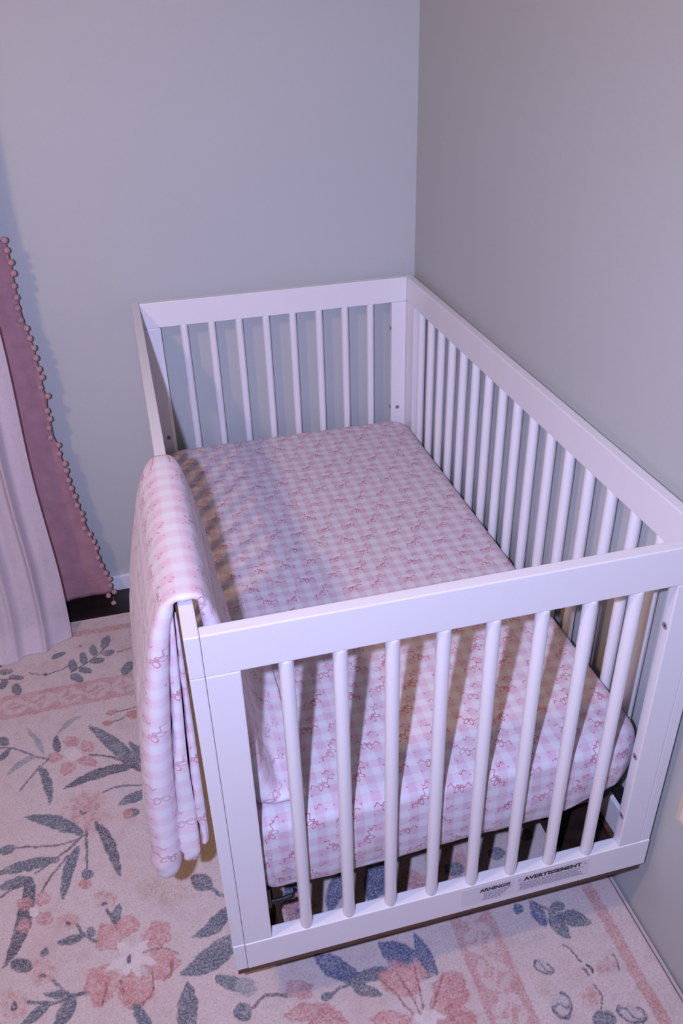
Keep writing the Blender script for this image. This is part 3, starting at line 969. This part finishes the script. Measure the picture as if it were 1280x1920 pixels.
# walnut strip round the foot, in lengths, and four tapered legs tucked underneath
box('base_strip', (0.003, .003, BASE), (.069, .030, Z_RAIL0 - .0003), M_STRIP, crib, .0008, 1)
box('base_strip', (.0695, .003, BASE), (W - .008, .030, Z_RAIL0 - .0003), M_STRIP, crib, .0008, 1)
box('base_strip', (0.003, L - .030, BASE), (W - .003, L - .003, Z_RAIL0 - .0003), M_STRIP, crib, .0008, 1)
box('base_strip', (0.003, .0305, BASE), (.028, L - .0305, Z_RAIL0 - .0003), M_STRIP, crib, .0008, 1)
box('base_strip', (W - .028, .0305, BASE), (W - .003, L - .0305, Z_RAIL0 - .0003), M_STRIP, crib, .0008, 1)
for lx in (.043, W - .043):
    for ly in (.112, L - .112):
        bm = bmesh.new()
        add_lathe(bm, [(.010, RUG_Z + .002), (.0115, RUG_Z + .005), (.0175, BASE - .012), (.0175, BASE + .012)], (lx, ly, 0), 18)
        bm_obj('leg', bm, M_LEG, crib)
        bx0, bx1 = (.0285, .085) if lx < .3 else (W - .135, W - .0285)
        box('leg_fill_block', (bx0, ly - .05, BASE - .006), (bx1, ly + .07, BASE + .010), M_LEG, crib, .001, 1)  # added blocks, the right pair widened as dark fill under the crib

# bolts and their recesses on the inside faces
def bolt(loc, axis, s):
    bm = bmesh.new()
    prof = [(.0062, 0), (.0062, .0006 * s), (.0044, .0006 * s), (.0040, .0002 * s)]
    add_lathe(bm, prof, loc, 18, axis)
    o = bm_obj('bolt', bm, M_BOLT, crib)
    bm = bmesh.new()
    add_lathe(bm, [(.0024, .0001 * s), (.0024, .0009 * s)], loc, 6, axis)
    bm_obj('hex_socket', bm, M_HOLE, o)


for z in (.588, .308, .159):
    bolt((W - T - .0435, .010, z + BASE), 'X', -1)
for z in (.593, .352):
    bolt((W - T - .0435, L - .010, z + BASE), 'X', -1)
for x in (.045, .716):
    bolt((x, L - T, .352 + BASE), 'Y', -1)

# black steel mattress support hung between the panels
ZS = BASE + .140
bm = bmesh.new()
for y in (.115, L - .115):
    add_box(bm, (.044, y - .010, ZS), (W - .044, y + .010, ZS + .012), .001, 1)
for x in (.036, W - .036):
    add_box(bm, (x - .008, .030, ZS), (x + .008, L - .030, ZS + .012), .001, 1)
sup = bm_obj('mattress_support', bm, M_BLACK, crib)
for k in range(9):
    y = .14 + k * (L - .28) / 8
    bm = bmesh.new()
    add_tube(bm, [(.036, y, ZS + .004), (W / 2, y, ZS - .002), (W - .036, y, ZS + .004)], .0028, 6)
    bm_obj('spring_wire', bm, M_BLACK, sup)
for cx, s in ((.028, 1), (W - .028, -1)):
    for cy, q in ((.0235, 1), (L - .0235, -1)):
        if s < 0 < q: continue
        bm = bmesh.new()
        add_box(bm, (min(cx, cx + s * .045), cy if q > 0 else cy - .004, ZS - .012), (max(cx, cx + s * .045), cy + .004 if q > 0 else cy, ZS + .034), .001, 1)
        add_tube(bm, [(cx + s * .03, cy + q * .006, ZS - .004), (cx + s * .065, cy + q * .007, ZS - .006), (cx + s * .082, cy + q * .007, ZS - .002), (cx + s * .086, cy + q * .007, ZS + .010)], .0042, 8)
        bm_obj('corner_hook', bm, M_BLACK, sup)

# warning label printed in two languages on the near bottom rail
YF = -.001
lab1 = box('warning_label', (.398, YF - .0003, BASE + .031), (.497, YF, BASE + .0775), M_LABEL, label_rail)
lab2 = box('warning_label', (.5005, YF - .0003, BASE + .031), (.642, YF, BASE + .0775), M_LABEL, label_rail)


def lettering(text, x0, x1, zb, h, parent, mat):
    cu = bpy.data.curves.new('lettering', 'FONT')
    cu.body = text
    cu.size = 1.0
    cu.offset = 0.05
    cu.extrude = 0.0
    ob = bpy.data.objects.new('tmp_text', cu)
    COL.objects.link(ob)
    bpy.context.view_layer.update()
    dg = bpy.context.evaluated_depsgraph_get()
    me = bpy.data.meshes.new_from_object(ob.evaluated_get(dg))
    bpy.data.objects.remove(ob)
    n = len(me.vertices)
    co = np.empty(n * 3, np.float32)
    me.vertices.foreach_get('co', co)
    co = co.reshape(-1, 3)
    mn, mxx = co.min(0), co.max(0)
    out = np.empty_like(co)
    out[:, 0] = x0 + (co[:, 0] - mn[0]) / (mxx[0] - mn[0]) * (x1 - x0)
    out[:, 2] = zb + (co[:, 1] - mn[1]) / (mxx[1] - mn[1]) * h
    out[:, 1] = YF - .00055
    me.vertices.foreach_set('co', out.reshape(-1))
    me.update()
    return link_mesh('lettering', me, mat, parent)


lettering('ARNING!!!', .431, .4885, BASE + .0595, .0098, lab1, M_INK)
lettering('AVERTISSEMENT', .5135, .6265, BASE + .0608, .0104, lab2, M_INK)
bm = bmesh.new()
tr = random.Random(3)
for (xa, xb, zt) in ((.437, .492, .0570), (.506, .639, .0575)):
    for r in range(6 if xa < .5 else 6):
        x = xa + tr.uniform(0, .004)
        end = xb - (tr.uniform(.0, .02) if xa > .5 else .004 * r)
        z = BASE + zt - r * .0038
        while x < end:
            w = tr.uniform(.003, .009)
            add_box(bm, (x, YF - .00055, z - .0021), (min(x + w, end), YF - .0003, z - .0003))
            x += w + .0012
o = bm_obj('small_print', bm, M_SMALL, lab2)
o['kind'] = 'stuff'
for tx in (.5065, .6335):
    bm = bmesh.new()
    vs = [bm.verts.new((tx + a, YF - .00055, BASE + .0640 + b)) for a, b in ((-.0035, 0), (.0035, 0), (0, .006))]
    vi = [bm.verts.new((tx + a, YF - .00055, BASE + .0640 + b)) for a, b in ((-.002, .001), (.002, .001), (0, .0044))]
    for k in range(3):
        bm.faces.new((vs[k], vs[(k + 1) % 3], vi[(k + 1) % 3], vi[k]))
    bm_obj('warning_triangle', bm, M_SMALL, lab2)

# ------------------------------------------------------------------ mattress in its fitted sheet
X0, X1, Y0, Y1 = .0245, W - .0245, .0290, L - .027
ZM_T, ZM_B = BASE + .322, BASE + .1525
mat_o = tag(empty('crib_mattress', (W / 2, L / 2, ZM_B)), 'crib mattress in a pink and white gingham fitted sheet printed with bows', 'mattress')


def rounded_loop(x0, x1, y0, y1, r, n_side, n_corner):
    P, N = [], []
    cs = [(x1 - r, y0 + r, -90), (x1 - r, y1 - r, 0), (x0 + r, y1 - r, 90), (x0 + r, y0 + r, 180)]
    for k, (cx, cy, a0) in enumerate(cs):
        for q in range(n_corner + 1):
            a = math.radians(a0 + 90 * q / n_corner)
            P.append((cx + r * math.cos(a), cy + r * math.sin(a)))
            N.append((math.cos(a), math.sin(a)))
        nx = cs[(k + 1) % 4]
        a1 = math.radians(a0 + 90)
        p1 = (cx + r * math.cos(a1), cy + r * math.sin(a1))
        p2 = (nx[0] + r * math.cos(a1), nx[1] + r * math.sin(a1))
        m = n_side[k % 2]
        for q in range(1, m):
            t = q / m
            P.append((p1[0] * (1 - t) + p2[0] * t, p1[1] * (1 - t) + p2[1] * t))
            N.append((math.cos(a1), math.sin(a1)))
    return np.array(P), np.array(N)


RC = .060
PB, NB = rounded_loop(X0, X1, Y0, Y1, RC, (130, 70), 14)
nP = len(PB)
inner = np.stack([np.full(nP, (X0 + X1) / 2), np.clip(PB[:, 1], Y0 + .35, Y1 - .35)], 1)
seg = np.hypot(*(np.roll(PB, -1, 0) - PB).T)
arc = np.concatenate([[0], np.cumsum(seg)[:-1]])
rows, uvs = [], []
RB = .026
for t in np.linspace(0, 1, 22):
    edge = PB - NB * RB
    q = inner * (1 - t) + edge * t
    z = ZM_T + .003 * (1 - t ** 3) + (smooth_noise(q[:, 0] * 7, q[:, 1] * 7, 5, 2) - .5) * .005
    rows.append(np.column_stack([q, z])); uvs.append(q.copy())
zc = ZM_T - RB
# lower hem of the sheet: pulled up towards the corners
near_c = np.abs(PB[:, 1] - Y0) < .2
dl = np.clip((PB[:, 0] - X0) / (X1 - X0), 0, 1)
zb = BASE + .164 + .045 * sstep(.74, 1.0, dl) + .022 * (1 - sstep(0, .10, dl)) + .010 * sstep(.25, .8, dl)
zb = zb + .002 * np.sin(arc * 17 + 2) + .0008 * np.sin(arc * 61 + 1)
dist = 0
for k in range(1, 7):
    a = k / 6 * math.pi / 2
    q = PB - NB * RB + NB * (RB * math.sin(a))
    rows.append(np.column_stack([q, np.full(nP, zc + RB * math.cos(a)) + (smooth_noise(q[:, 0] * 7, q[:, 1] * 7, 5, 2) - .5) * .005 * (1 - k / 6)]))
    uvs.append(PB - NB * RB + NB * (RB * a))
nS = 16
for k in range(1, nS + 1):
    t = k / nS
    z = zc * (1 - t) + zb * t
    ruf = (.0016 * np.sin(arc * 62 + 2.0 * np.sin(arc * 17)) + .001 * np.sin(arc * 131)) * t ** 2
    fold = .006 * np.maximum(0, np.sin(arc * 21 + t * 5 + .8 * np.sin(arc * 9))) ** 3 * t * (1.2 - t)
    bul = .003 * math.sin(t * math.pi) - .006 * t ** 3
    q = PB + NB * np.minimum(bul + ruf + fold, np.where(np.abs(NB[:, 0]) > .5, .0035, .0058))[:, None]
    rows.append(np.column_stack([q, z]))
    uvs.append(PB - NB * RB + NB * (RB * math.pi / 2 + (zc - z))[:, None])
for k, (ins, dz) in enumerate(((.006, -.003), (.020, .002), (.05, .004))):
    q = PB - NB * ins
    rows.append(np.column_stack([q, zb + dz])); uvs.append(uvs[-1] + NB * .01)
V = np.array(rows)
UV = np.array(uvs)
UV = np.concatenate([UV, UV[:, :1]], 1)
me = grid_mesh('fitted_sheet', V, closed_v=True, UV=UV)
link_mesh('fitted_sheet', me, M_SHEET, mat_o, smooth=True)
bm = bmesh.new()
PC, NC = rounded_loop(X0 + .007, X1 - .007, Y0 + .007, Y1 - .007, RC - .006, (6, 4), 8)
rings = []
for ins, z in ((.026, ZM_B), (.012, ZM_B + .012), (0, ZM_T - .05), (.02, ZM_T - .03)):
    rings.append([bm.verts.new((p[0] - n[0] * ins, p[1] - n[1] * ins, z)) for p, n in zip(PC, NC)])
for a, b in zip(rings, rings[1:]):
    for k in range(len(a)):
        bm.faces.new((a[k], a[(k + 1) % len(a)], b[(k + 1) % len(a)], b[k]))
bm.faces.new(rings[0][::-1]); bm.faces.new(rings[-1])
bm_obj('mattress_core', bm, M_CORE, mat_o)

# ------------------------------------------------------------------ blanket over the front rail
def catmull(pts, n):
    pts = np.array(pts, float)
    P = np.vstack([2 * pts[0] - pts[1], pts, 2 * pts[-1] - pts[-2]])
    out = []
    for i in range(1, len(P) - 2):
        for t in np.linspace(0, 1, n, endpoint=False):
            p0, p1, p2, p3 = P[i - 1:i + 3]
            out.append(.5 * ((2 * p1) + (-p0 + p2) * t + (2 * p0 - 5 * p1 + 4 * p2 - p3) * t * t + (-p0 + 3 * p1 - 3 * p2 + p3) * t ** 3))
    out.append(P[-2])
    return np.array(out)


def slab(stations, ya, yb, n_sub, seed, wr, round_y=None, uv0=0.0, far_r=.05, crs=1.0):
    """a folded thickness of cloth: stations are (outer x, z, inner x, z, y shift of the near fold)"""
    S = catmull(stations, n_sub)
    O, I, SH = S[:, 0:2], S[:, 2:4], S[:, 4]
    mid = (O + I) / 2
    ds = np.hypot(*np.diff(mid, axis=0).T)
    s = np.concatenate([[0], np.cumsum(ds)])
    nf, nr = 44, 9
    V, UV = [], []
    for k in range(len(S)):
        o, i_, sh = O[k], I[k], SH[k]
        th = np.hypot(*(o - i_))
        ry = round_y if round_y else max(th * .55, .004)
        prof, uvp = [], []
        rf = max(ry, far_r)
        a0, b0 = ya + sh + ry, yb - rf
        for q in range(nf):                    # outer face, far to near
            y = b0 + (a0 - b0) * q / (nf - 1)
            prof.append((1.0, y)); uvp.append(y)
        for q in range(1, nr):                 # rounded near fold
            a = math.pi * q / nr
            prof.append((.5 + .5 * math.cos(a), a0 - ry * math.sin(a))); uvp.append(a0 - th * a / math.pi)
        for q in range(nf):                    # inner face, near to far
            y = a0 + (b0 - a0) * q / (nf - 1)
            prof.append((0.0, y)); uvp.append(a0 - th - (y - a0))
        for q in range(1, nr):
            a = math.pi * q / nr
            prof.append((.5 - .5 * math.cos(a), b0 + rf * math.sin(a))); uvp.append(a0 - th - (b0 - a0) - th * a / math.pi)
        prof = np.array(prof); uvp = np.array(uvp)
        w = prof[:, :1]
        xz = i_ * (1 - w) + o * w
        y = prof[:, 1]
        n = (smooth_noise(y * 26 + seed, np.full_like(y, s[k] * 16 + seed * 3), seed, 3) - .5) * wr
        n2 = (smooth_noise(y * 8 + seed, np.full_like(y, s[k] * 30), seed + 5, 2) - .5) * wr * .5
        nrm = (o - i_) / max(th, 1e-6)
        low = float(np.clip((.72 + BASE - .5 * (o[1] + i_[1])) / .25, .12, 1.0))
        crease = .0022 * np.sin((o[1] - BASE) * 210 + 6 * smooth_noise(y * 12, y * 0 + 3.3, seed, 2)) * np.clip((.32 - (o[1] - BASE)) / .08, 0, 1) * (crs if o[0] < 0 else 0)
        disp = np.where(w[:, 0] > .4, (n + n2) * low + crease, 0)
        xz = xz + nrm[None] * disp[:, None]
        V.append(np.column_stack([xz[:, 0], y, xz[:, 1]]))
        uvp = np.concatenate([uvp, [uvp[-1] - .004]])
        UV.append(np.column_stack([uvp, np.full(len(uvp), s[k] + uv0)]))
    return np.array(V), np.array(UV)


def st(rows):
    return [(a, b + BASE, c, d + BASE, e) for a, b, c, d, e in rows]


main = st([(-.074, .197, -.080, .199, .012), (-.092, .206, -.062, .210, .004), (-.101, .235, -.053, .240, .0), (-.0985, .32, -.048, .32, .002), (-.087, .45, -.041, .45, .0),
           (-.066, .58, -.029, .58, .001), (-.044, .68, -.017, .68, .002), (-.027, .728, -.0065, .722, .003), (-.009, .7485, -.0035, .7410, .003), (.010, .7530, .0095, .7425, .002),
           (.029, .7490, .0235, .7410, .003), (.042, .730, .0270, .718, .004), (.058, .66, .031, .65, .006), (.076, .52, .039, .52, .004), (.090, .41, .050, .405, .0),
           (.106, .356, .070, .3335, -.004), (.132, .345, .122, .3315, -.006), (.150, .3385, .149, .3325, -.004)])
foldb = st([(-.036, .228, -.040, .229, .006), (-.048, .236, -.027, .240, .0), (-.050, .27, -.024, .27, .0), (-.046, .35, -.022, .35, .004), (-.040, .45, -.021, .45, .0),
            (-.028, .58, -.014, .58, .002), (-.0165, .68, -.009, .68, .004), (-.0095, .722, -.0070, .722, .008)])
foldc = st([(-.014, .253, -.017, .254, .004), (-.0215, .262, -.0095, .266, .0), (-.0225, .31, -.0075, .31, .003), (-.0195, .42, -.0060, .42, .0), (-.0125, .58, -.0040, .58, .002),
            (-.0075, .68, -.0030, .68, .004), (-.0055, .715, -.0035, .715, .010)])
parts = []
for stt, ya, yb, sd, wr, ry in ((main, .063, .475, 3, .0105, None), (foldb, .070, .455, 11, .014, .005), (foldc, .074, .450, 23, .008, .004)):
    parts.append(slab(stt, ya, yb, 7, sd, wr, ry, sd * .013))
bl = tag(empty('blanket', (0.0, .26, H)), 'folded pink gingham muslin blanket draped over the front rail of the crib', 'blanket')
for (V, UV), nm in zip(parts, ('outer_fold', 'inner_fold', 'inner_fold')):
    link_mesh(nm, grid_mesh(nm, V, closed_v=True, UV=UV), M_BLANKET, bl, smooth=True)

# ------------------------------------------------------------------ curtains at the left
def curtain_edge(z):
    zz = np.array([p[1] for p in POMPOMS[:40]])[::-1]
    xx = np.array([p[0] for p in POMPOMS[:40]])[::-1]
    o = np.argsort(zz)
    zz, xx = zz[o], xx[o]
    xs = np.convolve(np.pad(xx, 3, mode='edge'), np.ones(7) / 7, 'valid')
    k = np.interp(z, zz, .7 * xs + .3 * xx) - .001
    lin = -.277 - .03 * (z - 1.09)
    return np.where(z > 1.08, lin, k)


pc = tag(empty('pink_curtain', (-.45, 1.33, 0.03)), 'dusty pink velvet curtain edged with pompoms hanging near the far wall', 'curtain')
zs = np.concatenate([np.linspace(.034, 1.15, 90), np.linspace(1.2, 2.203, 24)])
us = np.linspace(0, 1, 46)
V = np.zeros((len(zs), len(us), 3))
for k, z in enumerate(zs):
    xe = float(curtain_edge(np.array(z))) + .001
    x = xe + (-.72 - xe) * us
    dark_fold = .020 * np.sin(us * 17 + .35 * math.sin(z * 3)) * np.clip(us * 4 - .9, 0, 1) + .004 * np.sin(z * 23 + us * 9) * np.exp(-us * 7) * min(1, z * 3) + (smooth_noise(us * 14, np.full_like(us, z * 11), 8, 3) - .5) * .014
    V[k, :, 0] = x
    V[k, :, 1] = 1.334 + dark_fold + .004 * np.sin(z * 7 + us * 14)
    V[k, :, 2] = z 
def thick(me_o, th):
    md = me_o.modifiers.new('thickness', 'SOLIDIFY'); md.thickness = th; md.offset = 0
    return me_o


thick(link_mesh('velvet_panel', grid_mesh('velvet_panel', V), M_PINK, pc, smooth=True), .003)
# stitched hem line
hv = V[:12, :, :].copy()
bm = bmesh.new()
kz = int(np.argmin(abs(zs - .092)))
add_tube(bm, [tuple(V[kz, j] + np.array([0, -.0022, 0])) for j in range(46)], .0016, 5)
bm_obj('hem_seam', bm, M_PINK, pc, smooth=True)
# cord along the edge and one pompom after another
bm = bmesh.new()
add_tube(bm, [(x - .004, 1.331, z) for x, z in POMPOMS[:40]], .0017, 6)
bm_obj('edge_cord', bm, M_POM, pc, smooth=True)
bm = bmesh.new()
bmesh.ops.create_icosphere(bm, subdivisions=3, radius=.0082)
for v in bm.verts:
    v.co *= 1 + .10 * (random.random() - .5)
POM = bpy.data.meshes.new('pompom')
bm.to_mesh(POM); bm.free()
POM.materials.append(M_POM)
POM.polygons.foreach_set('use_smooth', [True] * len(POM.polygons))
allp = list(POMPOMS)
zt = 1.125
while zt < 2.2:
    allp.append((float(curtain_edge(np.array(zt))) + .004, zt)); zt += .028
for x, z in allp:
    o = bpy.data.objects.new('pompom', POM)
    COL.objects.link(o)
    o.parent = pc
    o.location = (x - .001 - pc.location.x, 1.328 - pc.location.y, z - pc.location.z)
    o.rotation_euler = (random.uniform(0, 6), random.uniform(0, 6), 0)
bm = bmesh.new()
x, z = POMPOMS[-1]
add_tube(bm, [(x, 1.330, z), (x + .001, 1.331, z + .022)], .0008, 5)
bm_obj('pompom_thread', bm, M_POM, pc)

sc_ = tag(empty('sheer_curtain', (-.55, 1.2, RUG_Z)), 'white sheer curtain in front of the pink one, its hem on the rug', 'curtain')
zs = np.concatenate([[RUG_Z + .0022], np.linspace(.016, .30, 34), np.linspace(.32, 1.2, 50), np.linspace(1.25, 2.203, 24)])
us = np.linspace(0, 1, 120)
V = np.zeros((len(zs), len(us), 3))
for k, z in enumerate(zs):
    low = math.exp(-z / .22)
    x = -.3175 + .004 * math.sin(z * 9) - us * .52 + .0
    ph = us * 40 + .5 * math.sin(z * 2.2) + 2.2 * us * us
    fold = (.016 - .009 * low) * np.sin(ph) + .006 * (1 - .6 * low) * np.sin(ph * 2.3 + z * 1.5)
    y = 1.202 - .036 * low - .30 * low * np.maximum(0, us - .0) * .55 + fold * np.minimum(1, us * 14 + .1) + .02 * np.exp(-us * 26)
    V[k, :, 0] = x + .006 * np.cos(ph) + .010 * np.exp(-us * 60) * 0
    V[k, :, 1] = y + .003 * np.sin(z * 30 + us * 30) * low
    V[k, :, 2] = z
me = grid_mesh('voile_panel', V)
link_mesh('voile_panel', me, M_SHEER, sc_, smooth=True)
kz = int(np.argmin(abs(zs - .085)))
hv = V[0:kz + 1].copy()
hv[:, :, 1] += .0035
link_mesh('hem_fold', grid_mesh('hem_fold', hv), M_SHEER, sc_, smooth=True)
bm = bmesh.new()
add_tube(bm, [tuple(V[k, 0] + np.array([.0005, 0, 0])) for k in range(0, len(zs), 2)], .0016, 5)
bm_obj('side_hem', bm, M_SHEER, sc_, smooth=True)

# the rods that carry both curtains, above the picture
rod = tag(empty('curtain_rod', (-.55, 1.33, 2.23)), 'double metal curtain rod with round finials above the pink and sheer curtains', 'curtain rod')
for y in (1.334, 1.202):
    bm = bmesh.new()
    add_lathe(bm, [(.009, -1.25), (.009, -.20), (.016, -.195), (.020, -.18), (.014, -.165), (.002, -.16)], (0, y, 2.225), 16, 'X')
    bm_obj('rod', bm, M_ROD, rod, smooth=True)
for x in (-.24, -1.15):
    bm = bmesh.new()
    add_box(bm, (x - .006, 1.196, 2.226), (x + .006, WALL_Y - .004, 2.240), .001, 1)
    add_box(bm, (x - .016, WALL_Y - .005, 2.206), (x + .016, WALL_Y - .0005, 2.28), .001, 1)
    bm_obj('bracket', bm, M_ROD, rod)

# ------------------------------------------------------------------ outlet by the crib's near corner
out = tag(empty('wall_outlet', (WALL_X, -.070, .40)), 'ivory wall outlet plate low on the right wall beside the crib', 'outlet')
box('cover_plate', (WALL_X - .006, -.110, .338), (WALL_X - .0003, -.030, .458), M_PLATE, out, .003, 3)
ins = box('outlet_insert', (WALL_X - .0085, -.097, .351), (WALL_X - .0055, -.043, .445), M_PLATE_IN, out, .0015, 2)
for zz in (.365, .41):
    for yy in (-.079, -.063):
        box('slot', (WALL_X - .0089, yy - .001, zz), (WALL_X - .0083, yy + .001, zz + .012), M_SLOT, ins)
